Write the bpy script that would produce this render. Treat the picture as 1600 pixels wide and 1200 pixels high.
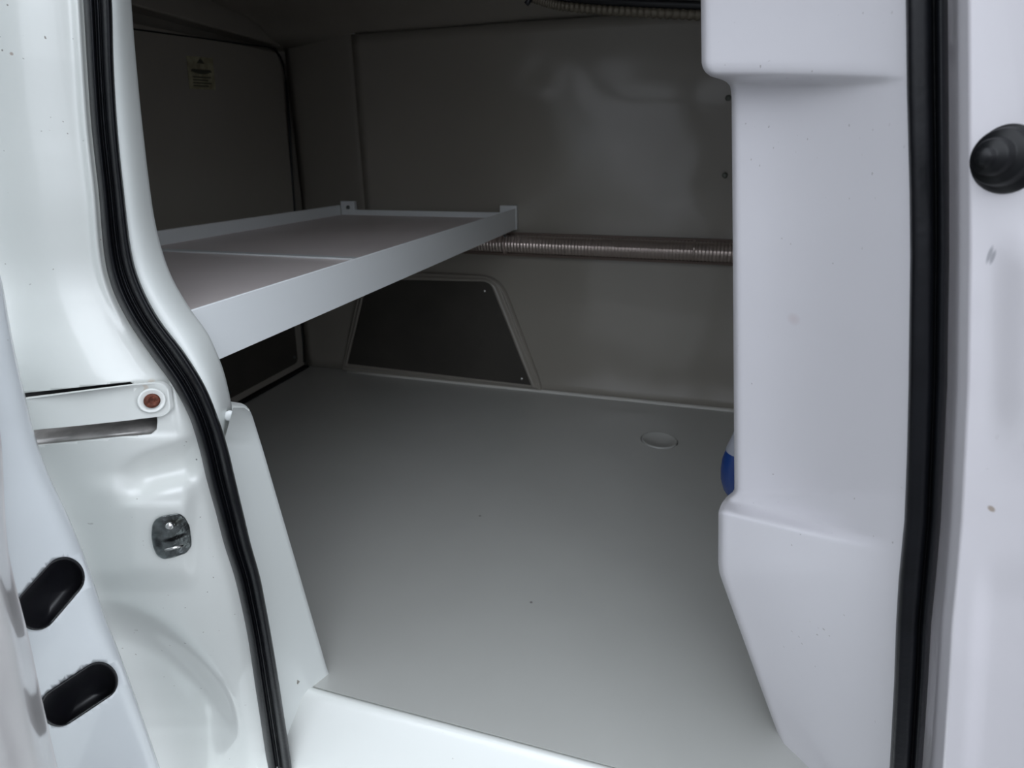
import bpy, bmesh, math, random
from mathutils import Vector, Matrix
random.seed(4)
for o in list(bpy.data.objects): bpy.data.objects.remove(o)
SC = bpy.context.scene
COL = SC.collection

# ------------------------------------------------------------------ camera
# metres; X along the van (rear = -X), Y across it (far side = +Y), Z up, cargo floor = 0
F, CX, CY, H = 895.0, 800.0, 533.0, 0.72
def _n(v): return v.normalized()
_y = _n(Vector((1064-CX, -(245-CY), -F)))
_x = -_n(Vector((-2450-CX, -(268-CY), -F)))
_z = _n(_x.cross(_y)); _x = _y.cross(_z)
RW = Matrix((_x, _y, _z))                       # camera -> world
cam_d = bpy.data.cameras.new('camera'); cam = bpy.data.objects.new('camera', cam_d); COL.objects.link(cam)
cam.matrix_world = Matrix.Translation((0, 0, H)) @ RW.to_4x4()
cam_d.sensor_width = 36; cam_d.lens = 36*F/1600; cam_d.shift_y = -(600-CY)/1600
cam_d.clip_start = 0.01
cam_d.dof.use_dof = True; cam_d.dof.focus_distance = 0.60; cam_d.dof.aperture_fstop = 9
SC.camera = cam

# ------------------------------------------------------------------ sky, exposure
SC.view_settings.view_transform = 'Standard'; SC.view_settings.look = 'None'
SC.view_settings.gamma = 1; SC.view_settings.use_curve_mapping = False
SC.view_settings.exposure = 1.25
w = bpy.data.worlds.new('sky'); SC.world = w; w.use_nodes = True
nt = w.node_tree; nt.nodes.clear()
out = nt.nodes.new('ShaderNodeOutputWorld'); bg = nt.nodes.new('ShaderNodeBackground')
tc = nt.nodes.new('ShaderNodeTexCoord'); sx = nt.nodes.new('ShaderNodeSeparateXYZ')
rmp = nt.nodes.new('ShaderNodeValToRGB')
nt.links.new(tc.outputs['Generated'], sx.inputs[0]); nt.links.new(sx.outputs['Z'], rmp.inputs[0])
az = nt.nodes.new('ShaderNodeMapRange'); nt.links.new(sx.outputs['X'], az.inputs[0])   # sky is brighter towards the front of the van
for _i, _v in enumerate((-1.0, 1.0, 0.70, 1.45)): az.inputs[_i+1].default_value = _v
nt.links.new(az.outputs[0], bg.inputs[1])
nt.links.new(rmp.outputs[0], bg.inputs[0]); nt.links.new(bg.outputs[0], out.inputs[0])
cr = rmp.color_ramp
cr.elements[0].position = 0.0; cr.elements[0].color = (0.24, 0.255, 0.29, 1)
cr.elements[1].position = 1.0; cr.elements[1].color = (0.84, 0.90, 0.98, 1)
e = cr.elements.new(0.25); e.color = (0.54, 0.575, 0.63, 1)
e = cr.elements.new(0.5); e.color = (1.10, 1.17, 1.27, 1)

# ------------------------------------------------------------------ helpers
def D(px, py): return RW @ Vector(((px-CX)/F, -(py-CY)/F, -1.0))
def onY(px, py, Y):
    d = D(px, py); return d*(Y/d.y) + Vector((0, 0, H))
def onX(px, py, X):
    d = D(px, py); return d*(X/d.x) + Vector((0, 0, H))
def onZ(px, py, Z):
    d = D(px, py); return d*((Z-H)/d.z) + Vector((0, 0, H))
def normal_of(fn, px, py):
    n = (fn(px+4, py)-fn(px-4, py)).cross(fn(px, py+4)-fn(px, py-4)).normalized()
    return n if n.y < 0 else -n
def interp(tab, v):
    if v <= tab[0][0]:
        a, b = tab[0], tab[1]
    elif v >= tab[-1][0]:
        a, b = tab[-2], tab[-1]
    else:
        for a, b in zip(tab, tab[1:]):
            if a[0] <= v <= b[0]: break
    return a[1] + (b[1]-a[1])*(v-a[0])/(b[0]-a[0])
def smooth_tab(tab):                            # Catmull-Rom resampled every 10
    xs = [t[0] for t in tab]; res = []
    v = xs[0]
    def slope(i):
        i0, i1 = max(i-1, 0), min(i+1, len(tab)-1)
        return (tab[i1][1]-tab[i0][1])/(tab[i1][0]-tab[i0][0])
    for i in range(len(tab)-1):
        (x0, y0), (x1, y1) = tab[i], tab[i+1]; h = x1-x0; m0, m1 = slope(i), slope(i+1)
        n = max(2, int(abs(h)//8))
        for k in range(n):
            t = k/n
            res.append((x0+t*h, (2*t**3-3*t*t+1)*y0+(t**3-2*t*t+t)*h*m0+(-2*t**3+3*t*t)*y1+(t**3-t*t)*h*m1))
    res.append(tab[-1]); return res
def ss(a, b, v):
    t = max(0.0, min(1.0, (v-a)/(b-a))); return t*t*(3-2*t)
BODY = [(-0.3, 0.50), (-0.05, 0.49), (0.1, 0.455), (0.25, 0.425), (0.4, 0.405), (0.6, 0.40), (0.8, 0.42), (1.0, 0.455), (1.2, 0.51)]
BODY_S = []
for _i in range(61):
    _v = -0.3+1.5*_i/60; BODY_S.append((_v, sum(interp(BODY, _v+_d)*_w for _d, _w in ((-.12, .1), (-.06, .25), (0, .3), (.06, .25), (.12, .1)))))
def Yb(z): return interp(BODY_S, max(-0.3, min(1.2, z)))
def fit(px, py, yf):                            # point on a body surface Y = yf(px, py, z)
    Y = 0.45
    for _ in range(8):
        p = onY(px, py, Y); Y = yf(px, py, p.z)
    return onY(px, py, Y)

def link(name, me, mat=None, parent=None):
    o = bpy.data.objects.new(name, me); COL.objects.link(o)
    if mat: me.materials.append(mat)
    if parent: o.parent = parent
    return o
def face_cam(bm, target=Vector((0, 0, H))):
    bm.normal_update()
    s = sum(f.normal.dot(target-f.calc_center_median())*f.calc_area() for f in bm.faces)
    if s < 0: bmesh.ops.reverse_faces(bm, faces=bm.faces)
def fin(name, bm, mat, parent=None, smooth=False, solid=0, bevel=0, orient=True):
    if orient: face_cam(bm)
    me = bpy.data.meshes.new(name); bm.to_mesh(me); bm.free()
    if smooth:
        for p in me.polygons: p.use_smooth = True
    o = link(name, me, mat, parent)
    if solid:
        m = o.modifiers.new('s', 'SOLIDIFY'); m.thickness = solid; m.offset = -1
    if bevel:
        m = o.modifiers.new('b', 'BEVEL'); m.width = bevel; m.segments = 3; m.limit_method = 'ANGLE'; m.angle_limit = 0.6
        for p in me.polygons: p.use_smooth = True
        m.harden_normals = True
    return o
def grid_bm(rows, bm=None):
    bm = bm or bmesh.new()
    vs = [[bm.verts.new(p) for p in r] for r in rows]
    for a, b in zip(vs, vs[1:]):
        for i in range(len(a)-1): bm.faces.new((a[i], a[i+1], b[i+1], b[i]))
    return bm
def box_bm(x0, x1, y0, y1, z0, z1, bm=None):
    bm = bm or bmesh.new()
    v = [bm.verts.new((x, y, z)) for x in (x0, x1) for y in (y0, y1) for z in (z0, z1)]
    for f in ((0,1,3,2), (4,6,7,5), (0,4,5,1), (2,3,7,6), (0,2,6,4), (1,5,7,3)): bm.faces.new([v[i] for i in f])
    return bm
def box(name, x0, x1, y0, y1, z0, z1, mat, parent=None, bevel=0):
    bm = box_bm(x0, x1, y0, y1, z0, z1); bmesh.ops.recalc_face_normals(bm, faces=bm.faces)
    return fin(name, bm, mat, parent, bevel=bevel, orient=False)
def prism_bm(pts, vec, bm=None):                # polygon of 3-D points swept by vec
    bm = bm or bmesh.new(); new = []
    a = [bm.verts.new(p) for p in pts]; b = [bm.verts.new(Vector(p)+Vector(vec)) for p in pts]
    new.append(bm.faces.new(a)); new.append(bm.faces.new(list(reversed(b))))
    n = len(a)
    for i in range(n): new.append(bm.faces.new((a[i], b[i], b[(i+1) % n], a[(i+1) % n])))
    bmesh.ops.recalc_face_normals(bm, faces=new)
    return bm
def prism(name, pts, vec, mat, parent=None, bevel=0):
    return fin(name, prism_bm(pts, vec), mat, parent, bevel=bevel, orient=False)
def round_poly(pts, rads, n=6):                 # rounded corners for a 2-D polygon
    out = []; N = len(pts)
    if not isinstance(rads, (list, tuple)): rads = [rads]*N
    for i in range(N):
        p = Vector(pts[i]); a = Vector(pts[i-1])-p; b = Vector(pts[(i+1) % N])-p; r = rads[i]
        if r <= 0: out.append(tuple(p)); continue
        ra = min(r, a.length*.49); rb = min(r, b.length*.49)
        A = p+a.normalized()*ra; B = p+b.normalized()*rb
        for k in range(n+1):
            t = k/n; q = A*(1-t)**2+p*2*t*(1-t)+B*t*t; out.append(tuple(q))
    return out
def frame(axis):
    a = Vector(axis).normalized(); u = a.cross(Vector((0, 0, 1)))
    if u.length < .01: u = Vector((1, 0, 0))
    u.normalize(); return a, u, a.cross(u)
def lathe_bm(loc, axis, prof, n=32, bm=None):   # prof: (radius, height along axis)
    bm = bm or bmesh.new(); a, u, v = frame(axis); loc = Vector(loc); rings = []; new = []
    for r, h in prof:
        if r < 1e-6: rings.append([bm.verts.new(loc+a*h)])
        else: rings.append([bm.verts.new(loc+a*h+(u*math.cos(t*2*math.pi/n)+v*math.sin(t*2*math.pi/n))*r) for t in range(n)])
    for p, q in zip(rings, rings[1:]):
        for i in range(n):
            j = (i+1) % n
            if len(p) == 1 and len(q) == 1: continue
            if len(p) == 1: new.append(bm.faces.new((p[0], q[i], q[j])))
            elif len(q) == 1: new.append(bm.faces.new((p[i], q[0], p[j])))
            else: new.append(bm.faces.new((p[i], q[i], q[j], p[j])))
    bmesh.ops.recalc_face_normals(bm, faces=new)
    return bm
def lathe(name, loc, axis, prof, mat, parent=None, n=32):
    return fin(name, lathe_bm(loc, axis, prof, n), mat, parent, smooth=True, orient=False)
def tube_bm(pts, rf, n=16, bm=None):
    bm = bm or bmesh.new(); pts = [Vector(p) for p in pts]; rings = []; new = []
    for i, p in enumerate(pts):
        d = (pts[min(i+1, len(pts)-1)]-pts[max(i-1, 0)]).normalized(); a, u, v = frame(d)
        r = rf(i) if callable(rf) else rf
        rings.append([bm.verts.new(p+(u*math.cos(t*2*math.pi/n)+v*math.sin(t*2*math.pi/n))*r) for t in range(n)])
    for p, q in zip(rings, rings[1:]):
        for i in range(n): new.append(bm.faces.new((p[i], q[i], q[(i+1) % n], p[(i+1) % n])))
    new.append(bm.faces.new(rings[0])); new.append(bm.faces.new(rings[-1]))
    bmesh.ops.recalc_face_normals(bm, faces=new)
    return bm
def empty(name, loc):
    o = bpy.data.objects.new(name, None); COL.objects.link(o); o.location = loc
    o.empty_display_size = .02
    return o
def adopt(root, parts):                         # keep parts where they stand
    for p in parts:
        p.parent = root; p.matrix_parent_inverse = Matrix.Translation(-Vector(root.location))
def tag(o, label, cat, group=None):
    o['label'] = label; o['category'] = cat
    if group: o['group'] = group
    return o
def struct(o):
    o['kind'] = 'structure'; return o
def cut(o, bm):                                 # subtract a closed shape, result baked into the mesh
    bmesh.ops.recalc_face_normals(bm, faces=bm.faces)
    me = bpy.data.meshes.new('tmp'); bm.to_mesh(me); bm.free(); c = bpy.data.objects.new('tmp', me); COL.objects.link(c)
    m = o.modifiers.new('c', 'BOOLEAN'); m.operation = 'DIFFERENCE'; m.solver = 'EXACT'; m.object = c
    bpy.context.view_layer.update()
    dg = bpy.context.evaluated_depsgraph_get()
    new = bpy.data.meshes.new_from_object(o.evaluated_get(dg), depsgraph=dg)
    o.modifiers.clear(); old = o.data; o.data = new; new.name = old.name
    bpy.data.objects.remove(c); bpy.data.meshes.remove(me)

from mathutils.geometry import delaunay_2d_cdt
def inside(p, poly):
    c = False; n = len(poly)
    for i in range(n):
        a, b = poly[i], poly[i-1]
        if (a[1] > p[1]) != (b[1] > p[1]) and p[0] < (b[0]-a[0])*(p[1]-a[1])/(b[1]-a[1])+a[0]: c = not c
    return c
def holed_bm(rows2, holes, fn):                 # sheet over a 2-D lattice with clean-edged holes, mapped through fn
    pts = [Vector(p) for r in rows2 for p in r]; nr, nc = len(rows2), len(rows2[0]); edges = []
    border = [(0, c) for c in range(nc)]+[(r, nc-1) for r in range(1, nr)]+[(nr-1, c) for c in range(nc-2, -1, -1)]+[(r, 0) for r in range(nr-2, 0, -1)]
    ids = [r*nc+c for r, c in border]; edges += [(ids[i-1], ids[i]) for i in range(len(ids))]
    hs = []
    for h in holes:
        P = []
        for i in range(len(h)):
            a, b = Vector(h[i-1]), Vector(h[i]); m = max(1, int((b-a).length/5))
            P += [a.lerp(b, k/m) for k in range(m)]
        hs.append(P); s0 = len(pts); pts += P; edges += [(s0+i, s0+(i+1) % len(P)) for i in range(len(P))]
    V, E_, Fs, *_ = delaunay_2d_cdt(pts, edges, [], 1, 1e-4)
    bm = bmesh.new(); vs = [bm.verts.new(fn(v.x, v.y)) for v in V]
    for f in Fs:
        c = sum((V[i] for i in f), Vector((0, 0)))/len(f)
        if any(inside(c, P) for P in hs): continue
        bm.faces.new([vs[i] for i in f])
    bmesh.ops.delete(bm, geom=[v for v in bm.verts if not v.link_faces], context='VERTS')
    bmesh.ops.join_triangles(bm, faces=bm.faces, angle_face_threshold=.7, angle_shape_threshold=.8)
    return bm

# ------------------------------------------------------------------ materials
def mat(name, col, rough=.5, metal=0, coat=0, bump=0, bscale=20, var=0, vscale=6, spots=(), spec=.5, coat_rough=.08, specks=0, detail=3):
    m = bpy.data.materials.new(name); m.use_nodes = True; t = m.node_tree; b = t.nodes['Principled BSDF']
    b.inputs['Base Color'].default_value = (*col, 1); b.inputs['Roughness'].default_value = rough
    b.inputs['Metallic'].default_value = metal; b.inputs['Coat Weight'].default_value = coat
    b.inputs['Coat Roughness'].default_value = coat_rough; b.inputs['Specular IOR Level'].default_value = spec
    g = t.nodes.new('ShaderNodeNewGeometry'); cur = None
    N = t.nodes.new
    def noise(scale, det=3):
        n = N('ShaderNodeTexNoise'); n.inputs['Scale'].default_value = scale; n.inputs['Detail'].default_value = det
        t.links.new(g.outputs['Position'], n.inputs['Vector']); return n
    def mix(fac, c0, c1):
        x = N('ShaderNodeMix'); x.data_type = 'RGBA'
        if isinstance(c0, tuple): x.inputs[6].default_value = (*c0, 1)
        else: t.links.new(c0, x.inputs[6])
        x.inputs[7].default_value = (*c1, 1); t.links.new(fac, x.inputs[0]); return x.outputs[2]
    def mapr(src, a, b_, c, d):
        r = N('ShaderNodeMapRange'); t.links.new(src, r.inputs[0])
        for i, v in enumerate((a, b_, c, d)): r.inputs[i+1].default_value = v
        return r.outputs[0]
    cur = tuple(col)
    if var:
        n = noise(vscale); cur = mix(mapr(n.outputs[0], .35, .7, 0, 1), cur, tuple(c*(1-var) for c in col))
    if specks:
        n = noise(260, 0); n2 = noise(9, 1)
        a = N('ShaderNodeMath'); a.operation = 'MULTIPLY'
        t.links.new(mapr(n.outputs[0], .835, .87, 0, 1), a.inputs[0]); t.links.new(mapr(n2.outputs[0], .5, .6, 0, specks), a.inputs[1])
        cur = mix(a.outputs[0], cur, (.12, .09, .06))
    for loc, r, c, k in spots:                  # stains, chips and painted shade: (place, radius, colour, strength); radius may be a vector
        v = N('ShaderNodeVectorMath'); v.operation = 'SUBTRACT'; t.links.new(g.outputs['Position'], v.inputs[0]); v.inputs[1].default_value = tuple(loc)
        rr = (r, r, r) if isinstance(r, float) else r
        s = N('ShaderNodeVectorMath'); s.operation = 'DIVIDE'; t.links.new(v.outputs[0], s.inputs[0]); s.inputs[1].default_value = rr
        l = N('ShaderNodeVectorMath'); l.operation = 'LENGTH'; t.links.new(s.outputs[0], l.inputs[0])
        cur = mix(mapr(l.outputs['Value'], .5, 1.0, k, 0), cur, c)
    if not isinstance(cur, tuple): t.links.new(cur, b.inputs['Base Color'])
    if bump:
        n = noise(bscale, detail); bn = N('ShaderNodeBump'); bn.inputs['Strength'].default_value = 1; bn.inputs['Distance'].default_value = bump
        t.links.new(n.outputs[0], bn.inputs['Height']); t.links.new(bn.outputs[0], b.inputs['Normal'])
        if coat: t.links.new(bn.outputs[0], b.inputs['Coat Normal'])
    return m

# ------------------------------------------------------------------ outlines read off the door opening
SL = smooth_tab([(-700, 60), (-400, 95), (-200, 115), (0, 130), (100, 136), (200, 143), (300, 154), (400, 163), (450, 175), (500, 199), (550, 232), (600, 268), (650, 295), (700, 311), (750, 323), (800, 337), (850, 350), (900, 366), (950, 378), (1000, 388), (1067, 398), (1200, 418), (1340, 436)])
SR = smooth_tab([(-700, 112), (-400, 143), (-200, 161), (0, 175), (100, 178), (200, 184), (300, 194), (400, 207), (450, 223), (500, 250), (550, 288), (600, 319), (650, 340), (700, 356), (750, 368), (800, 380), (850, 392), (900, 406), (950, 416), (1000, 425), (1067, 436), (1200, 456), (1340, 474)])
TL = smooth_tab([(-700, 130), (-400, 168), (-200, 190), (0, 205), (100, 213), (200, 223), (300, 235), (350, 243), (400, 256), (440, 272), (485, 299), (520, 324), (545, 336), (575, 348), (605, 356), (640, 363), (665, 366), (690, 366)])
LL = [(636, 384), (642, 390), (652, 395), (700, 410), (1045, 511), (1067, 519), (1340, 600)]
RL = [(-700, 1400), (-400, 1404), (0, 1415), (150, 1417), (300, 1421), (400, 1422), (600, 1419.5), (709, 1417), (812, 1413), (906, 1404), (975, 1400), (1067, 1397), (1200, 1390), (1340, 1380)]
RR = [(-700, 1470), (-400, 1476), (0, 1481), (300, 1483), (400, 1483), (600, 1480), (709, 1475), (812, 1470), (906, 1462), (975, 1455), (1067, 1450), (1200, 1441), (1340, 1430)]
RT = [(-700, 1085), (0, 1095), (98, 1096), (106, 1098), (113, 1102), (119, 1110), (123, 1124), (128, 1135), (135, 1141), (150, 1143), (400, 1145), (765, 1147.5), (772, 1143), (780, 1133), (790, 1126), (800, 1122.5), (880, 1122), (895, 1124), (910, 1129), (1067, 1186), (1200, 1235), (1340, 1285)]
def steps(a, b, s):
    n = max(1, int(round((b-a)/s))); return [a+(b-a)*i/n for i in range(n+1)]

# chips, rust and smudges
def jamb_h(px, py):
    """height of the pressed pillar skin (towards outside)"""
    dx = interp(SL, py)-px
    h = 0.00045*170*(1-math.exp(-max(dx, -10)/170))+.00005*max(dx, 0)
    h += 0.0035*math.exp(-((dx-9)/7.0)**2)*ss(560, 400, py)
    h += 0.001*ss(470, 560, py+0.05*px)*ss(20, 200, dx)*ss(900, 600, py)
    xr_ = 266+(py-600)*.12
    h -= .0016*ss(xr_+6, xr_-1, px)*ss(591, 597, py+(250-px)*-.1)*ss(684, 676, py)*ss(185, 215, px)
    # fold under the runner slot, then the striker plateau
    fold = 752-(px-170)*0.32
    h -= 0.009*ss(fold-35, fold+5, py)*ss(170, 240, px)*ss(322, 288, px)*ss(fold+52, fold+14, py)
    h += 0.0045*ss(735, 775, py)*ss(314, 284, px)*ss(110, 190, px)*ss(930, 890, py)
    h += 0.0015*ss(779, 792, py)*ss(296, 280, px)*ss(180, 215, px)*ss(905, 880, py)
    edge = 960+0.0042*max(0, px-170)**2*0.9
    h -= 0.020*ss(edge-25, edge+45, py)*ss(395, 330, px)
    return h
def jambY(px, py, z): return Yb(z)-jamb_h(px, py)
def J(px, py, out=0.0): return fit(px, py, lambda a, b, z: jambY(a, b, z)-out)

rust = (.25, .08, .03)
paint = mat('white_paint', (.78, .80, .77), rough=.32, coat=.7, coat_rough=.05, specks=.8,
            spots=[(J(237, 600), (.002, .02, .006), (.55, .36, .2), .35), (J(233, 650), .0022, rust, .5), (J(205, 652), .0012, rust, .6),
                   (J(307, 718), .0012, (.1, .1, .1), .8), (J(18, 84), .0015, (.3, .2, .15), .7)])
paint_door = mat('door_paint', (.76, .80, .82), rough=.35, coat=.6, coat_rough=.08, specks=.8)
paint_skin = mat('door_skin_paint', (.80, .77, .77), rough=.35, coat=.6, var=.06, vscale=25)
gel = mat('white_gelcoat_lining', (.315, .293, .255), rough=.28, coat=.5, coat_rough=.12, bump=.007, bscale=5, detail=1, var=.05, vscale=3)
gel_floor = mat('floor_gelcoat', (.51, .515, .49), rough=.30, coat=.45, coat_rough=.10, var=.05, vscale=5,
                spots=[(onZ(750, 806, 0), .0035, (.15, .14, .12), .7), (onZ(830, 941, 0), .003, (.12, .1, .1), .8)])
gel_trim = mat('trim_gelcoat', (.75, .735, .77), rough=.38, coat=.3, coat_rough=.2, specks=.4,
               spots=[(onY(1228, 501, .50), (.002, .05, .007), (.35, .32, .32), .5), (onY(1249, 514, .50), (.006, .05, .008), (.55, .42, .42), .4),
                      (onY(1222, 518, .50), (.0015, .05, .006), (.45, .4, .4), .4), (onY(1293, 625, .48), .0016, (.15, .13, .12), .8)])
gel_left = mat('trim_gelcoat_light', (.70, .73, .71), rough=.4, coat=.3, coat_rough=.2)
rubber = mat('black_rubber', (.006, .0065, .0085), rough=.38, spec=.22, bump=.0003, bscale=150, var=.3, vscale=40)
rubber_r = mat('black_rubber_smooth', (.005, .0055, .007), rough=.4, spec=.35, var=.3, vscale=40)
darkboard = mat('dark_board', (.055, .05, .042), rough=.6, var=.25, vscale=8)
alu = mat('white_coated_steel', (.84, .87, .88), rough=.35, coat=.3, coat_rough=.2)
deckm = mat('shelf_deck', (.90, .82, .81), rough=.5, coat=.2, coat_rough=.2, var=.1, vscale=4)
steel = mat('zinc_steel', (.24, .265, .265), rough=.28, metal=1, bump=.004, bscale=90, var=.6, vscale=90)
steel_b = mat('bright_steel', (.8, .8, .78), rough=.2, metal=1)
galv = mat('galvanised_tube', (.62, .53, .49), rough=.30, metal=.9)
brownm = mat('brown_rail', (.16, .12, .10), rough=.5, metal=.3)
rustm = mat('rusty_bolt', (.20, .06, .035), rough=.6, metal=.4, bump=.002, bscale=300, var=.6, vscale=300)
sheet = mat('grey_channel_metal', (.55, .53, .51), rough=.3, metal=.3, var=.4, vscale=60)
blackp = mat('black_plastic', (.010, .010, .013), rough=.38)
bluep = mat('blue_plastic', (.008, .035, .16), rough=.35)
greyp = mat('grey_plastic', (.30, .31, .35), rough=.4)
hosem = mat('ribbed_conduit', (.11, .095, .07), rough=.5, metal=.4)
asphalt = mat('asphalt', (.10, .10, .10), rough=.9, var=.3, vscale=3)
stickm = mat('faded_sticker', (.42, .39, .26), rough=.6, var=.4, vscale=60)
inkm = mat('sticker_ink', (.07, .07, .05), rough=.6)
whitecap = mat('white_plastic', (.85, .87, .87), rough=.25)

# ------------------------------------------------------------------ setting
YF, XR_, XB = 1.685, -1.26, 0.46
DY0, DY1 = 0.53, YF
# ground outside
g = bmesh.new(); box_bm(-12, 12, -14, 6, -0.62, -0.55, g)
struct(fin('ground', g, asphalt, orient=False))
# cargo floor with the round recess
fc = onZ(1030, 688, 0)
fl = box('floor', XR_-.05, XB+.03, DY0, YF+.10, -0.03, 0, gel_floor)
cut(fl, lathe_bm(fc+Vector((0, 0, -.012)), (0, 0, 1), [(0, 0), (.047, 0), (.050, .02), (0, .02)], 48))
struct(fl)
plug = lathe('floor_plug', fc+Vector((0, 0, -.0115)), (0, 0, 1), [(0, 0), (.0455, 0), (.0462, .0112), (.0450, .0142), (.0425, .0142), (.0405, .0112), (0, .0110)], gel_floor, n=48)
tag(plug, 'round flush plug with thin raised rim in the grey floor near far wall', 'floor plug')

# far side: body wall and moulded lining
def farY(X, z):
    y = YF+.004*math.sin(X*7+1)*ss(.5, .7, z)+.02*ss(.75, 1.1, z)*0
    return y
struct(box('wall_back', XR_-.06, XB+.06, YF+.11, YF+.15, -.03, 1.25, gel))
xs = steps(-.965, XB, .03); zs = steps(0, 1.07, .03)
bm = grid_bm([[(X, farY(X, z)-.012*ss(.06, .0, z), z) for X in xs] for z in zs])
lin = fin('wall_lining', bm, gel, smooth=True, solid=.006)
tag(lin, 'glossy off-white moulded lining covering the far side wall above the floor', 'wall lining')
# rear quarter lining, set slightly back of the side lining
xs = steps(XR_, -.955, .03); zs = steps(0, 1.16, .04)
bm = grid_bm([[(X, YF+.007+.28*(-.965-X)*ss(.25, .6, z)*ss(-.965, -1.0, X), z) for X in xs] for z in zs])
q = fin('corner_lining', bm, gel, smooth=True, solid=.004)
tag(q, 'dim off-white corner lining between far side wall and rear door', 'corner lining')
# coved bead where floor meets the far lining
bm = tube_bm([(x, YF-.012, .001) for x in steps(-1.08, XB, .2)], .007, 10)
b = fin('baseboard_back', bm, mat('joint_sealant', (.66, .65, .61), rough=.5), smooth=True, orient=False); struct(b)
# ceiling: coves down to the lining
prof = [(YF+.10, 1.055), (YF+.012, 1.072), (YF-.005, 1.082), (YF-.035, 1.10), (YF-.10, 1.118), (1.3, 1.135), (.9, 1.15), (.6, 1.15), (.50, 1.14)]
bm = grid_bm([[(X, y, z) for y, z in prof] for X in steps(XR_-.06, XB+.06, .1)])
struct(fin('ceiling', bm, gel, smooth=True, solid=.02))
struct(box('wall_right', XB, XB+.04, .37, YF+.12, -.03, 1.2, gel))
# near side inner wall, behind the rear pillar
pts = [(p.x-.03, .505, p.z) for p in [onY(interp(TL, v), v, .505) for v in (-330, -200, 0, 150, 300, 400, 480, 560, 640)]]
pts = [(p[0], p[1], min(p[2], 1.2)) for p in pts]
low = [(p.x-.03, .505, p.z) for p in [onY(interp(LL, v), v, .53) for v in (700, 900, 1040)]]
poly = [(XR_-.06, .505, 1.2)]+pts+low+[(low[-1][0], .505, .03), (XR_-.06, .505, .03)]
struct(prism('wall_front', poly, (0, .010, 0), gel))
struct(box('trim_3', XR_-.05, XR_+.012, .44, YF+.10, 1.062, 1.2, gel, bevel=.006))
struct(box('wall_left', XR_-.08, XR_-.045, .40, YF+.15, -.03, 1.25, gel))

# header above the door opening and the sill below it
struct(prism('trim_1', [(-1.0, .46, 1.10), (-1.0, .53, 1.10), (-1.0, .56, 1.22), (-1.0, .47, 1.22)], (1.5, 0, 0), paint, bevel=.01))
struct(prism('trim_2', [(-.62, DY0, 0.0), (-.62, DY0-.008, .001), (-.62, .515, -.006), (-.62, .485, -.12), (-.62, .485, -.16), (-.62, .40, -.17), (-.62, .37, -.5), (-.62, DY0, -.5)], (1.07, 0, 0), paint, bevel=.004))

# ------------------------------------------------------------------ rear door (far left inside)
door = empty('door_1', (XR_, 1.1, 0)); struct(door)
parts = []
RX = XR_
# upper inner panel with a rounded top far corner
up = round_poly([(.47, 1.005), (.47, .40), (1.722, .40), (1.735, .80), (1.752, 1.045), (1.30, 1.03)], [0, 0, .01, 0, .07, 0], 8)
parts.append(prism('door_panel', [(RX+.004, a, b) for a, b in up], (-.03, 0, 0), gel, bevel=.004))
pz = [onX(a, b, RX) for a, b in [(150, 38), (210, 46), (300, 58), (380, 69), (415, 73), (427, 77), (435, 88), (440, 100), (445, 130), (450, 200), (455, 290), (458, 330), (462, 400), (467, 480), (471, 540), (472, 566)]]
bm = tube_bm([(RX+.004, p.y+.002, p.z) for p in pz], lambda i: .002 if i < 5 else .004, 8)
parts.append(fin('door_gasket', bm, rubber_r, smooth=True, orient=False))
# lower door: pale frame around a dark board
fr = [(.47, .01), (1.672, .01), (1.695, .42), (.47, .42)]
o = prism('lower_frame', [(RX+.006, a, b) for a, b in fr], (-.028, 0, 0), gel, bevel=.004); parts.append(o)
bd = round_poly([(.50, .035), (1.632, .035), (1.650, .40), (.50, .40)], [0, .02, .01, 0])
o = prism('dark_board', [(RX+.0105, a, b) for a, b in bd], (-.006, 0, 0), darkboard, bevel=.001); parts.append(o)
for a, b in ((1.615, .06), (1.30, .055)):
    parts.append(lathe('screw', (RX+.010, a, b), (1, 0, 0), [(.006, 0), (.005, .002), (0, .0025)], steel, n=12))
# sill strip under the door
parts.append(box('threshold', RX-.035, RX+.02, .47, 1.68, 0, .008, rubber_r, bevel=.003))
adopt(door, parts)
# sticker on the door
st = empty('sticker', (RX+.005, 1.40, .94)); tag(st, 'small faded yellowish warning sticker high on the rear door panel', 'sticker')
c = [onX(a, b, RX+.0045) for a, b in ((291, 87), (332, 91), (337, 141), (296, 139))]
s1 = prism('paper', c, (.0008, 0, 0), stickm)
ps = [s1]
def sp(u, v):
    return c[0]*(1-u)*(1-v)+c[1]*u*(1-v)+c[2]*u*v+c[3]*(1-u)*v+Vector((.0009, 0, 0))
def ink(us, vs_):
    return prism('ink_mark', [sp(u, v) for u, v in zip(us, vs_)], (.0004, 0, 0), inkm)
ps.append(ink([.35, .5, .65], [.20, .03, .20]))
ps.append(ink([.15, .85, .9, .62, .38, .1], [.38, .38, .45, .52, .52, .45]))
for k in range(4): ps.append(ink([.15, .85-.12*(k % 2), .85-.12*(k % 2), .15], [.6+.09*k]*2+[.64+.09*k]*2))
adopt(st, [s1])
for p in ps[1:]: p.parent = s1

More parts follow.
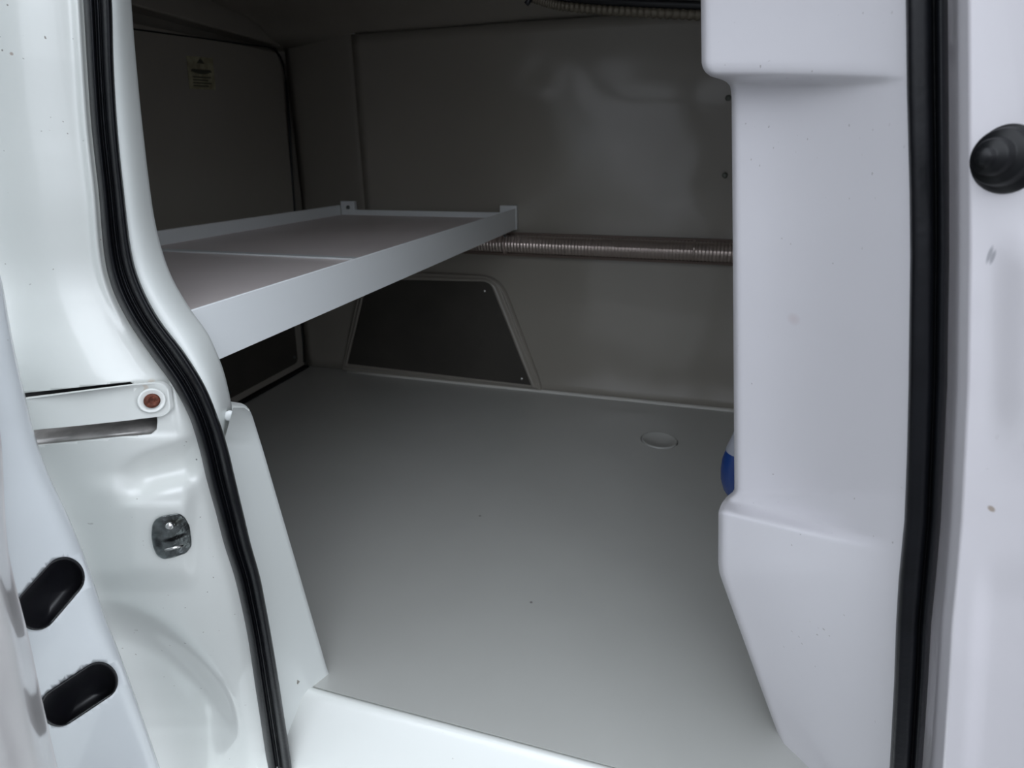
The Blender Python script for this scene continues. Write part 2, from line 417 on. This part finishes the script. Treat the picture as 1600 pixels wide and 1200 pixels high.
# ------------------------------------------------------------------ shelf
XS, ZT, ZB, YN, YE = -.457, .578, .520, .445, 1.668
sh = empty('shelf', (-.75, 1.05, ZB))
tag(sh, 'white steel shelf with raised lips spanning the van in front of the rear door', 'shelf')
pp = []
pp.append(box('front_rail', XS-.003, XS, YN, YE, ZB-.003, ZT, alu, bevel=.0012))
pp.append(box('front_rail_lip', XS-.022, XS-.003, YN, YE, ZB-.003, ZB, alu))
pp.append(box('back_rail', -1.045, -1.036, YN+.05, YE-.01, .53, .580, alu, bevel=.002))
dv = onZ(400, 397, .552).y
pp.append(box('deck_panel', -1.036, XS-.003, YN+.02, dv-.006, .538, .550, deckm, bevel=.002))
pp.append(box('deck_panel', -1.036, XS-.003, dv+.006, YE-.008, .538, .550, deckm, bevel=.002))
pp.append(box('divider_strip', -1.036, XS-.003, dv-.009, dv+.009, .550, .5535, alu, bevel=.0015))
pp.append(box('end_lip', -1.036, XS-.003, YE-.008, YE-.003, .538, .566, alu, bevel=.001))
pp.append(box('end_bracket', XS-.05, XS+.002, YE-.003, YE+.012, ZB-.005, ZT+.008, alu, bevel=.002))
pp.append(box('corner_bracket', -1.04, -.99, YE-.004, YE+.012, .54, .592, alu, bevel=.002))
h = tube_bm([(XS-.025, YE-.04, ZB), (XS-.025, YE-.04, ZB-.016), (XS-.02, YE-.045, ZB-.022)], .003, 8)
pp.append(fin('hook', h, steel, smooth=True, orient=False))
pp.append(lathe('screw', (-1.012, YE-.005, .573), (0, -1, 0), [(.006, 0), (.005, .003), (0, .004)], steel, n=12))
adopt(sh, pp)

# ------------------------------------------------------------------ tube rail along the far wall
t0 = Vector((-.80, YF-.032, .478)); t1 = Vector((XB-.01, YF-.032, .470))
rail = empty('lashing_rail', (-.2, YF-.03, .44)); tag(rail, 'dimpled shiny metal tube rail running along the far wall below shelf height', 'rail')
bm = bmesh.new(); n = 40; R0 = .026; L = t1.x-t0.x; NS = int(L/.0022); rings = []
for i in range(NS+1):
    x = t0.x+L*i/NS; cz = t0.z+(t1.z-t0.z)*i/NS; rg = []
    for k in range(n):
        a = 2*math.pi*k/n
        d = .0018*math.sin(x*2*math.pi/.019+a*3)*math.sin(x*2*math.pi/.019-a*3)
        rg.append(bm.verts.new((x, t0.y+(R0+d)*math.cos(a), cz+(R0+d)*math.sin(a))))
    rings.append(rg)
for p, r in zip(rings, rings[1:]):
    for i in range(n): bm.faces.new((p[i], r[i], r[(i+1) % n], p[(i+1) % n]))
bm.faces.new(rings[0]); bm.faces.new(rings[-1]); bmesh.ops.recalc_face_normals(bm, faces=bm.faces)
tb = fin('tube', bm, galv, smooth=True, orient=False)
bk = prism('backing_strip', [(t0.x, YF-.003, .508), (t0.x, YF-.010, .508), (t0.x, YF-.012, .458), (t0.x, YF-.028, .448), (t0.x, YF-.026, .440), (t0.x, YF-.003, .440)], (L, 0, -.006), brownm, bevel=.001)
cl = []
for x in (-.49, .05, .40):
    cl.append(fin('clip', tube_bm([(x, t0.y, .475), (x+.006, t0.y, .475)], .0285, 24), galv, smooth=True, orient=False))
adopt(rail, [tb, bk]+cl)
# rivets in the lining
for k, (px, py) in enumerate(((1133, 274), (1138, 153))):
    p = onY(px, py, YF-.003)
    r = lathe('rivet', p, (0, -1, 0), [(.0075, -.002), (.007, .002), (.004, .0035), (0, .004)], mat('dull_rivet', (.14, .15, .13), .5), n=16)
    tag(r, 'dull rivet in the far wall lining, the %s of two beside the white bulkhead trim' % ('lower' if k == 0 else 'upper'), 'rivet')

# ------------------------------------------------------------------ far wheel arch cover
wa = empty('wheel_arch_cover', (-.75, YF, 0)); tag(wa, 'off-white raised wheel arch frame with dark board insert low on the far wall', 'wheel arch cover')
def xz(p, Y): q = onY(p[0], p[1], Y); return (q.x, q.z)
outer = [(-1.105, .002), (-.995, .370), (-.515, .372), (-.372, .002)]
outer = round_poly(outer, [0, .05, .075, 0], 10)
inner = [xz(p, 1.66) for p in ((541, 569), (573, 437), (764, 441), (829, 603))]
inner = round_poly(inner, [.006, .012, .025, .006], 6)
# ring with raised bevelled section, built by interpolating outer -> inner loops
def resample(poly, n):
    P = [Vector((p[0], p[1])) for p in poly]; P.append(P[0]); ls = [0]
    for a, b in zip(P, P[1:]): ls.append(ls[-1]+(b-a).length)
    r = []
    for k in range(n):
        s = ls[-1]*k/n
        for i in range(len(ls)-1):
            if ls[i] <= s <= ls[i+1]: r.append(P[i]+(P[i+1]-P[i])*((s-ls[i])/max(1e-9, ls[i+1]-ls[i]))); break
    return r
def edgewise(poly4, rad, m=24):                 # same number of points along each side of the 4 corners
    rr = round_poly(poly4, rad, 10); c = []
    return rr
oq = [(-1.105, .002), (-.985, .372), (-.510, .372), (-.368, .002)]
iq = [xz(p, 1.66) for p in ((541, 569), (573, 437), (764, 441), (829, 603))]
O = round_poly(oq, [.004, .05, .07, .004], 10); I = round_poly(iq, [.004, .012, .022, .004], 10)
rows = []
for t, y in ((0, YF+.004), (0.02, YF-.006), (.16, YF-.016), (.26, YF-.017), (.34, YF-.013), (.46, YF-.013), (.56, YF-.021), (.80, YF-.024), (.93, YF-.023), (1.0, YF-.017)):
    rows.append([(a[0]+(b[0]-a[0])*t, y, a[1]+(b[1]-a[1])*t) for a, b in zip(O, I)])
for r in rows: r.append(r[0])
ringbm = grid_bm(rows); bmesh.ops.remove_doubles(ringbm, verts=ringbm.verts, dist=1e-5)
fr_ = fin('frame', ringbm, gel, smooth=True)
bdm = prism('dark_board', [(p[0], YF-.019, p[1]) for p in round_poly([(a*.998, b) for a, b in iq], [.004, .012, .022, .004], 10)], (0, .012, 0), darkboard)
scs = []
for px, py in ((583, 444), (757, 455), (815, 592)):
    p = onY(px, py, YF-.020); scs.append(lathe('screw', p, (0, -1, 0), [(.0045, 0), (.004, .0015), (0, .002)], steel_b, n=12))
adopt(wa, [fr_, bdm])
for p in scs: p.parent = bdm

# ------------------------------------------------------------------ conduit under the roof
cp = [onY(a, b, y) for a, b, y in ((770, -75, 1.08), (795, -38, 1.07), (822, -12, 1.06), (850, 0, 1.05), (880, 7, 1.04), (940, 13, 1.02), (1010, 17, 1.0), (1095, 21, .98), (1180, 26, .96), (1260, 30, .94))]
cp.append(Vector((XB-.001, .92, cp[-1].z-.01)))
fine = []
for i in range(len(cp)-1):
    a, b = cp[i], cp[i+1]; p0 = cp[max(i-1, 0)]; p3 = cp[min(i+2, len(cp)-1)]
    for k in range(30):
        t = k/30
        fine.append(.5*((2*a)+(b-p0)*t+(2*p0-5*a+4*b-p3)*t*t+(3*a-p0-3*b+p3)*t**3))
hz = empty('roof_conduit', cp[3]); tag(hz, 'dark ribbed conduit with black cable hanging just under the roof', 'conduit')
c1 = fin('ribbed_hose', tube_bm([p+Vector((0, 0, -.002)) for p in fine], lambda i: .0064+(.0014 if i % 4 < 2 else 0), 12), hosem, smooth=True, orient=False)
c2 = fin('cable', tube_bm([p+Vector((0, -.002, .0095)) for p in fine], .0065, 10), rubber_r, smooth=True, orient=False)
q = onY(829, -2, 1.05); e2 = onY(822, 7, 1.05)
c3 = fin('cable_tie_end', tube_bm([q, e2], .0045, 8), blackp, smooth=True, orient=False)
top = cp[0]; c4 = fin('hanger', tube_bm([top, (top.x-.02, top.y, 1.136)], .006, 8), rubber_r, smooth=True, orient=False)
adopt(hz, [c1, c2, c3, c4])

# ------------------------------------------------------------------ rear pillar of the side door (left)
rp = empty('rear_pillar', (-.62, .40, 0)); tag(rp, 'white painted rear pillar of the side door opening with pressed recesses', 'pillar')
slot = [(-80, 628), (20, 616.3), (203, 596.6), (208, 599), (208, 625), (244, 625), (246, 660), (245, 671), (236, 678), (60, 696), (-80, 712)]
rows2 = []
for py in steps(-420, 1340, 5):
    xr = interp(SL, py)+10; xl = -150
    rows2.append([(xl+(xr-xl)*k/100, py) for k in range(101)])
jamb = fin('skin', holed_bm(rows2, [slot], J), paint, smooth=True, solid=.0025)
jp = [jamb]
# channel behind the slot
cr_ = [[J(a, y0, off) for a in (-90, 0, 80, 160, 250)] for y0, off in ((0, 0),)]
rows = []
for t, off in ((-.02, -.004), (.0, -.02), (.25, -.022), (.50, -.018), (.66, -.009), (.80, -.004), (.93, -.0035), (.96, -.006), (1.03, -.0035)):
    r = []
    for a in (-95, 0, 80, 160, 249):
        yt = interp([(-80, 664), (20, 652), (203, 632), (250, 628)], a); yb = interp([(-80, 716), (60, 700), (236, 682), (250, 680)], a)
        r.append(J(a, yt+(yb-yt)*t, off))
    rows.append(r)
jp.append(fin('runner_channel', grid_bm(rows), sheet, smooth=True, solid=.001))
e_ = [J(249, y, o) for y, o in ((626, -.003), (626, -.036), (682, -.036), (682, -.003))]
bm = bmesh.new(); bm.faces.new([bm.verts.new(p) for p in e_]); jp.append(fin('channel_end', bm, sheet, solid=.001))
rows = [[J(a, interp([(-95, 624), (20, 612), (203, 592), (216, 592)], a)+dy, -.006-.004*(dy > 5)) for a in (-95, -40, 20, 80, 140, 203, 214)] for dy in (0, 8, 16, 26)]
jp.append(fin('slot_shade', grid_bm(rows), blackp, smooth=True, solid=.001))  # black strip added to stand in for the shade inside the slot gap
adopt(rp, jp)
# shallow pressed rim around the slot end
# cover bar + rusty bolt
cb_ = empty('runner_cover_bar', J(150, 640)); tag(cb_, 'flat white bar bolted over the door runner slot on the rear pillar', 'bar')
bar = [(8, 627), (40, 622.5), (130, 611.5), (205, 602), (250, 597.5), (262, 606), (266, 641), (256, 651), (200, 657), (130, 664.5), (60, 672), (8, 678)]
bar = round_poly(bar, [0, 0, 0, 0, 9, 6, 6, 9, 0, 0, 0, 0], 5)
pts = [J(a, b, .005) for a, b in bar]
nrm = Vector((0, .005, 0))
bo = prism('bar', pts, nrm, paint, bevel=.0008)
ax = normal_of(J, 225, 626); seat = J(237, 626, .0052)+ax*.0006
ring = lathe('bolt_recess', seat, ax, [(.0115, -.001), (.0112, .0006), (.010, .0009), (.009, .0002), (0, 0)], paint, n=32)
bolt = lathe('bolt', seat, ax, [(.0065, 0), (.0066, .003), (.0058, .0038), (.0025, .0036), (.0018, .0020), (0, .0020)], rustm, n=24)
adopt(cb_, [bo]); ring.parent = bo; bolt.parent = bo

# striker
sk = empty('door_striker', J(268, 838)); tag(sk, 'worn grey metal door striker plate on the lower rear pillar', 'striker')
ol = [(243, 812), (252, 807), (272, 803.5), (281, 803), (288, 808), (296, 822), (299, 845), (299, 853), (291, 864), (270, 871), (256, 873.5), (246, 868), (240, 856), (237, 838), (238, 822)]
OL = round_poly(ol, 4, 3); rows = []
striker_m = mat('shaded_striker_steel', (.27, .295, .295), rough=.28, metal=1, bump=.004, bscale=90, var=.6, vscale=90,
                spots=[(J(268, 847, .006), (.011, .03, .0038), (.015, .015, .016), .95), (J(291, 826, .004), (.004, .03, .009), (.02, .02, .022), .8),  # dark spots: shade of the striker's cavity painted into the steel
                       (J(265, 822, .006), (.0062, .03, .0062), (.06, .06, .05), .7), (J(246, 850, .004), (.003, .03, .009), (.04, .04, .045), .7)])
ccx, ccy = 268, 838
def dish(x, y):
    d = .006*math.exp(-((x-266)/7.5)**2-((y-823)/6.5)**2)-.006*math.exp(-((x-268)/15)**4-((y-846)/5)**2)
    return d+.007*math.exp(-((x-271)/17)**4-((y-857)/3.2)**2)-.003*math.exp(-((x-287)/4)**2)
for sc_, o_ in [(1.02, -.001), (1.015, .002), (.99, .0034)]+[(v, .0036) for v in steps(.94, .001, .05)]:
    rr_ = [J(ccx+(x-ccx)*sc_, ccy+(y-ccy)*sc_, o_+(dish(ccx+(x-ccx)*sc_, ccy+(y-ccy)*sc_)*ss(.99, .85, sc_) if sc_ < .99 else 0)) for x, y in OL]
    rr_.append(rr_[0]); rows.append(rr_)
bm = grid_bm(rows); bmesh.ops.remove_doubles(bm, verts=bm.verts, dist=1e-5)
pl = fin('plate', bm, striker_m, smooth=True)
rv = lathe('rivet', J(265.5, 822, .0095), normal_of(J, 265, 822), [(.0038, -.001), (.0036, .001), (.002, .0022), (0, .0026)], steel_b, n=16)
br = fin('latch_bar', tube_bm([J(258, 859, .0095), (J(272, 856, .0105)), J(286, 852, .0095)], .0015, 8), steel_b, smooth=True, orient=False)
adopt(sk, [pl, rv, br])

# inner trim beside the seal (upper)
def trimY(u): return lambda px, py, z: Yb(z)-.004+.034*u*u+.006*u
ut = empty('pillar_trim', (-.60, .43, .3)); tag(ut, 'pale curved trim moulding beside the seal with a round white plug at its foot', 'trim panel')
rows = []
for py in steps(-420, 690, 6):
    a = interp(SR, py)-6; b = interp(TL, py)
    if py > 640: b = b-(py-640)*.32
    if b < a+2: b = a+2
    r = [fit(a+(b-a)*k/14, py, trimY(k/14)) for k in range(15)]
    l = r[-1]; r += [l+Vector((-.006, .004, 0)), l+Vector((-.016, .009, 0)), l+Vector((-.03, .013, 0))]
    rows.append(r)
o1 = fin('moulding', grid_bm(rows), gel_left, smooth=True)
u_ = .7; pgp = fit(358.5, 650, lambda a, b, z: trimY(.72)(a, b, z)-.0005)
o2 = lathe('plug', pgp, (.5, -1, .1), [(.0052, -.002), (.0052, .0010), (.0035, .0022), (0, .0026)], whitecap, n=20)
adopt(ut, [o1, o2])
# lower trim, down to the floor
rows = []
lo_top = 637
for py in steps(lo_top, 1240, 6):
    a = interp(SR, py)-6; b = interp(LL, py)
    if py < 690: a = max(a, 350+(690-py)*.27)
    tp = ss(lo_top+10, lo_top, py)*.02
    yf = lambda u: (lambda px, pv, z: Yb(z)+.008+(.05+.02*ss(650, 1045, pv))*u+tp)
    r = [fit(a+(b-a)*k/12, py, yf(k/12)) for k in range(13)]
    l = r[-1]; r += [l+Vector((-.005, .005, 0)), l+Vector((-.014, .009, 0)), l+Vector((-.08, .012, 0))]
    rows.append(r)
lt = fin('wheel_arch_trim', grid_bm(rows), gel_left, smooth=True)
tag(lt, 'pale tapering lower trim between the left door seal and the floor', 'trim panel')

# ------------------------------------------------------------------ right: bulkhead side trim
def rtY(u, px, py, z):
    y = Yb(z)+.16*(1-u)
    y += .012*max(0, 1-u/.03)**2 if u < .03 else 0
    fade = ss(.98, .15, u)
    y += .024*fade*ss(115, 131, py-(px-1100)*.01)            # waist set back under the top block
    low_ = 792+(px-1125)*.245
    y -= .040*fade*ss(low_-16, low_+9, py)                  # lower block stands proud again
    return y
rows = []
ys_ = steps(-420, 90, 15)+steps(94, 144, 2.5)+steps(152, 740, 14)+steps(745, 915, 3.4)+steps(925, 1340, 14)
for py in ys_:
    a = interp(RT, py); b = interp(RL, py)+8; r = []
    us = [0, .004, .01, .018, .03]+steps(.05, 1, .0226)
    for u in us: r.append(fit(a+(b-a)*u, py, lambda px, pv, z, u=u: rtY(u, px, pv, z)))
    l = r[0]
    pre = [l+Vector((.10, .045, 0)), l+Vector((.03, .022, 0)), l+Vector((.008, .014, 0)), l+Vector((.0015, .005, 0))]
    rows.append(pre+r)
rt = fin('bulkhead_trim', grid_bm(rows), gel_trim, smooth=True)
tag(rt, 'large white moulded trim panel with recessed middle to the right of the opening', 'trim panel')
# floor of the ledge the bottle stands on
# blue bottle behind the trim edge
bt_ = onY(1148, 778, .72); bz = bt_.z
bot = empty('bottle', (bt_.x, .72, bz)); tag(bot, 'blue plastic bottle with grey shoulder peeking out behind the white bulkhead trim', 'bottle')
rr = .72/D(1153, 725).y/F*26
k = rr
b1 = lathe('body', (bt_.x, .72, bz), (0, 0, 1), [(0, 0), (k*.35, 0), (k*.72, k*.55), (k*.93, k*1.2), (k, k*1.9), (k*.98, k*2.5), (k*.85, k*3.1), (k*.55, k*3.75)], bluep, n=40)
b2 = lathe('shoulder', (bt_.x, .72, bz), (0, 0, 1), [(k*.80, k*3.0), (k*.84, k*3.25), (k*.62, k*4.0), (k*.45, k*4.6), (k*.3, k*5.0), (k*.3, k*5.6), (0, k*5.65)], greyp, n=40)
adopt(bot, [b1, b2])
ld = box('bottle_ledge', bt_.x-.003, XB-.002, .66, .80, bz-.02, bz, gel_trim, bevel=.003)
tag(ld, 'small white ledge behind the bulkhead trim under the blue bottle', 'ledge')

# ------------------------------------------------------------------ front pillar (far right)
fp = empty('front_pillar', (.33, .34, 0)); tag(fp, 'glossy white front door pillar at the right edge beside the black seal', 'pillar')
def fpY(px, py, z):
    dx = px-interp(RR, py)
    y = Yb(z)-.0009*min(dx, 34)-.00025*max(0, dx-34)
    y += .004*ss(20, 2, dx)
    y -= .006*ss(330, 420, py)*ss(60, 130, dx)*ss(760, 600, py)
    y += .004*ss(60, 95, dx)*ss(860, 950, py)
    return y
rows = []
for py in steps(-420, 1340, 12):
    a = interp(RR, py)-10
    us = steps(0, 60, 4)+steps(66, 420, 8)
    rw = [fit(a+d_, py, fpY) for d_ in us]; l = rw[-1]
    rows.append(rw+[Vector((l.x+e, l.y+e*.12, .35+(l.z-.35)*(1+2.2*min(1, e/.12)))) for e in (.04, .12, .3, .7)])
chips = [(fit(1549, 795, fpY), .0025, (.35, .27, .2), .8), (fit(1546, 398, fpY), (.0008, .01, .006), (.3, .3, .33), .7), (fit(1551, 402, fpY), (.0007, .01, .005), (.3, .3, .33), .7)]
paint_r = mat('white_paint_front', (.79, .765, .80), rough=.32, coat=.7, coat_rough=.05, spots=chips, specks=.5)
sk_ = fin('skin', grid_bm(rows), paint_r, smooth=True, solid=.002)
adopt(fp, [sk_])
bc = fit(1573, 245, fpY)
ax = Vector((-.84, -.55, .0)).normalized()
s_ = bc.length/F*0+(Vector((bc.x, bc.y, bc.z-H)).length)/F*.93
bp_ = lathe('rubber_buffer', bc+ax*-.004, ax, [(44*s_, 0), (45*s_, 5*s_), (43*s_, 10*s_), (37*s_, 14*s_), (35*s_, 16*s_), (34*s_, 24*s_), (31*s_, 28*s_), (25*s_, 29*s_), (23*s_, 31*s_), (22*s_, 38*s_), (19*s_, 42*s_), (13*s_, 43*s_), (11*s_, 45*s_), (10*s_, 50*s_), (7*s_, 53*s_), (0, 54*s_)], rubber_r, n=40)
tag(bp_, 'round stepped black rubber buffer on the white pillar at right', 'rubber buffer')

# ------------------------------------------------------------------ door seal: one loop around the opening
def lobes_left(u, py):
    a = .010*math.sqrt(max(0, 1-((u-.20)/.20)**2)) if u < .4 else 0
    b = .0075*math.sqrt(max(0, 1-((u-.49)/.07)**2)) if abs(u-.49) < .07 else 0
    c = .011*math.sqrt(max(0, 1-((u-.79)/.21)**2)) if u > .58 else 0
    return max(a, b, c, .0035 if .02 < u < .98 else 0)
def lobes_right(u, py):
    a = .011*max(0, 1-abs((u-.33)/.33)**4)**.5 if u < .66 else 0
    c = .013*math.sqrt(max(0, 1-((u-.84)/.16)**2)) if u > .68 else 0
    return max(a, c, .003 if .02 < u < .98 else 0)
bm = bmesh.new(); N_ = 36
def side(Lt, Rt, lob):
    rows = []
    for py in steps(-330, 1330, 7):
        a, b = interp(Lt, py), interp(Rt, py)
        rows.append([fit(a+(b-a)*k/N_, py, lambda px, pv, z, k=k: Yb(z)-.002-lob(k/N_, pv)) for k in range(N_+1)])
    return rows
Lr = side(SL, SR, lobes_left); Rr = side(RL, RR, lobes_right)
def bridge(ra, rb, sag):                        # joins both sides over the header / under the sill
    rows = []
    for i in range(25):
        t = i/24; s = 4*t*(1-t)
        rows.append([a.lerp(b, t)+Vector((0, 0, sag*s)) for a, b in zip(ra, reversed(rb))])
    return rows
grid_bm(Lr, bm); grid_bm(Rr, bm); grid_bm(bridge(Lr[0], Rr[0], .03), bm); grid_bm(bridge(Lr[-1], Rr[-1], -.02), bm)
bmesh.ops.remove_doubles(bm, verts=bm.verts, dist=1e-6)
bmesh.ops.recalc_face_normals(bm, faces=bm.faces)
seal = fin('door_seal', bm, rubber, smooth=True)
tag(seal, 'black rubber door seal running up both sides of the side door opening', 'door seal')

# ------------------------------------------------------------------ sliding door, slid back at the far left
sd = empty('sliding_door', (-.60, .27, 0)); tag(sd, 'open white sliding door edge at far left with two black oval plugs', 'door')
DB = smooth_tab([(-400, -75), (0, -60), (380, -15), (440, 3), (500, 14), (560, 26), (620, 40), (680, 55), (740, 76), (800, 104), (860, 129), (910, 147), (960, 163), (1010, 183), (1067, 204), (1200, 250), (1340, 295)])
OB = smooth_tab([(500, -40), (620, -12), (680, 1), (740, 5), (800, 8), (860, 13), (905, 22), (940, 31), (1000, 46), (1067, 60), (1200, 90), (1340, 120)])
def sdY(px, py, z): return Yb(z)-.13-.0004*(interp(DB, py)-px)+.006*max(0, 1-(interp(DB, py)-px)/7)**2
def S(px, py, out=0.): return fit(px, py, lambda a, b, z: sdY(a, b, z)-out)
def oval(c0, c1, r, n=16):
    a0 = math.atan2(c1[1]-c0[1], c1[0]-c0[0]); P = []
    for k in range(n+1):
        t = a0-math.pi/2+math.pi*k/n; P.append((c1[0]+r[1]*math.cos(t), c1[1]+r[1]*math.sin(t)))
    for k in range(n+1):
        t = a0+math.pi/2+math.pi*k/n; P.append((c0[0]+r[0]*math.cos(t), c0[1]+r[0]*math.sin(t)))
    return P
ov = [oval((57, 952), (101, 902), (33, 32)), oval((92, 1106), (155, 1064), (30, 30))]
rows2 = []; ret = []
for py in steps(-400, 1340, 8):
    b = interp(DB, py); rows2.append([(b-[0, 1.5, 4][k] if k < 3 else b-330*k/44, py) for k in range(45)])
    l = S(b, py); ret.append([l+Vector((-.10, .035, 0)), l+Vector((-.030, .010, 0)), l+Vector((-.008, .003, 0)), l])
bm = holed_bm(rows2, ov, S); grid_bm(ret, bm); bmesh.ops.remove_doubles(bm, verts=bm.verts, dist=1e-5)
bmesh.ops.recalc_face_normals(bm, faces=bm.faces)
ip = fin('inner_panel', bm, paint_door, smooth=True, solid=.002)
sp_ = []
for P in ov:
    cx = sum(p[0] for p in P)/len(P); cy = sum(p[1] for p in P)/len(P); rows = []
    for s, dep in ((1.02, -.0015), (.99, .0003), (.95, .0006), (.91, -.002), (.82, -.006), (.6, -.010), (.3, -.0115), (.001, -.012)):
        r = [S(cx+(p[0]-cx)*s, cy+(p[1]-cy)*s, dep) for p in P]; r.append(r[0]); rows.append(r)
    sp_.append(fin('oval_plug', grid_bm(rows), blackp, smooth=True))
rows = []
for py in steps(500, 1340, 8):
    b = interp(OB, py)
    f2 = lambda d_: (lambda px, pv, z: Yb(z)-.145-.0004*(interp(DB, pv)-px)-.030*ss(0, 30, d_))
    r = [fit(b-d_, py, f2(d_)) for d_ in (0, 1, 3, 6, 10, 16, 24, 40, 70, 120, 200)]
    l = r[0]; rows.append([l+Vector((-.08, .025, 0)), l+Vector((-.012, .004, 0))]+r)
osk = fin('outer_skin', grid_bm(rows), paint_skin, smooth=True, solid=.002)
adopt(sd, [ip]+sp_+[osk])
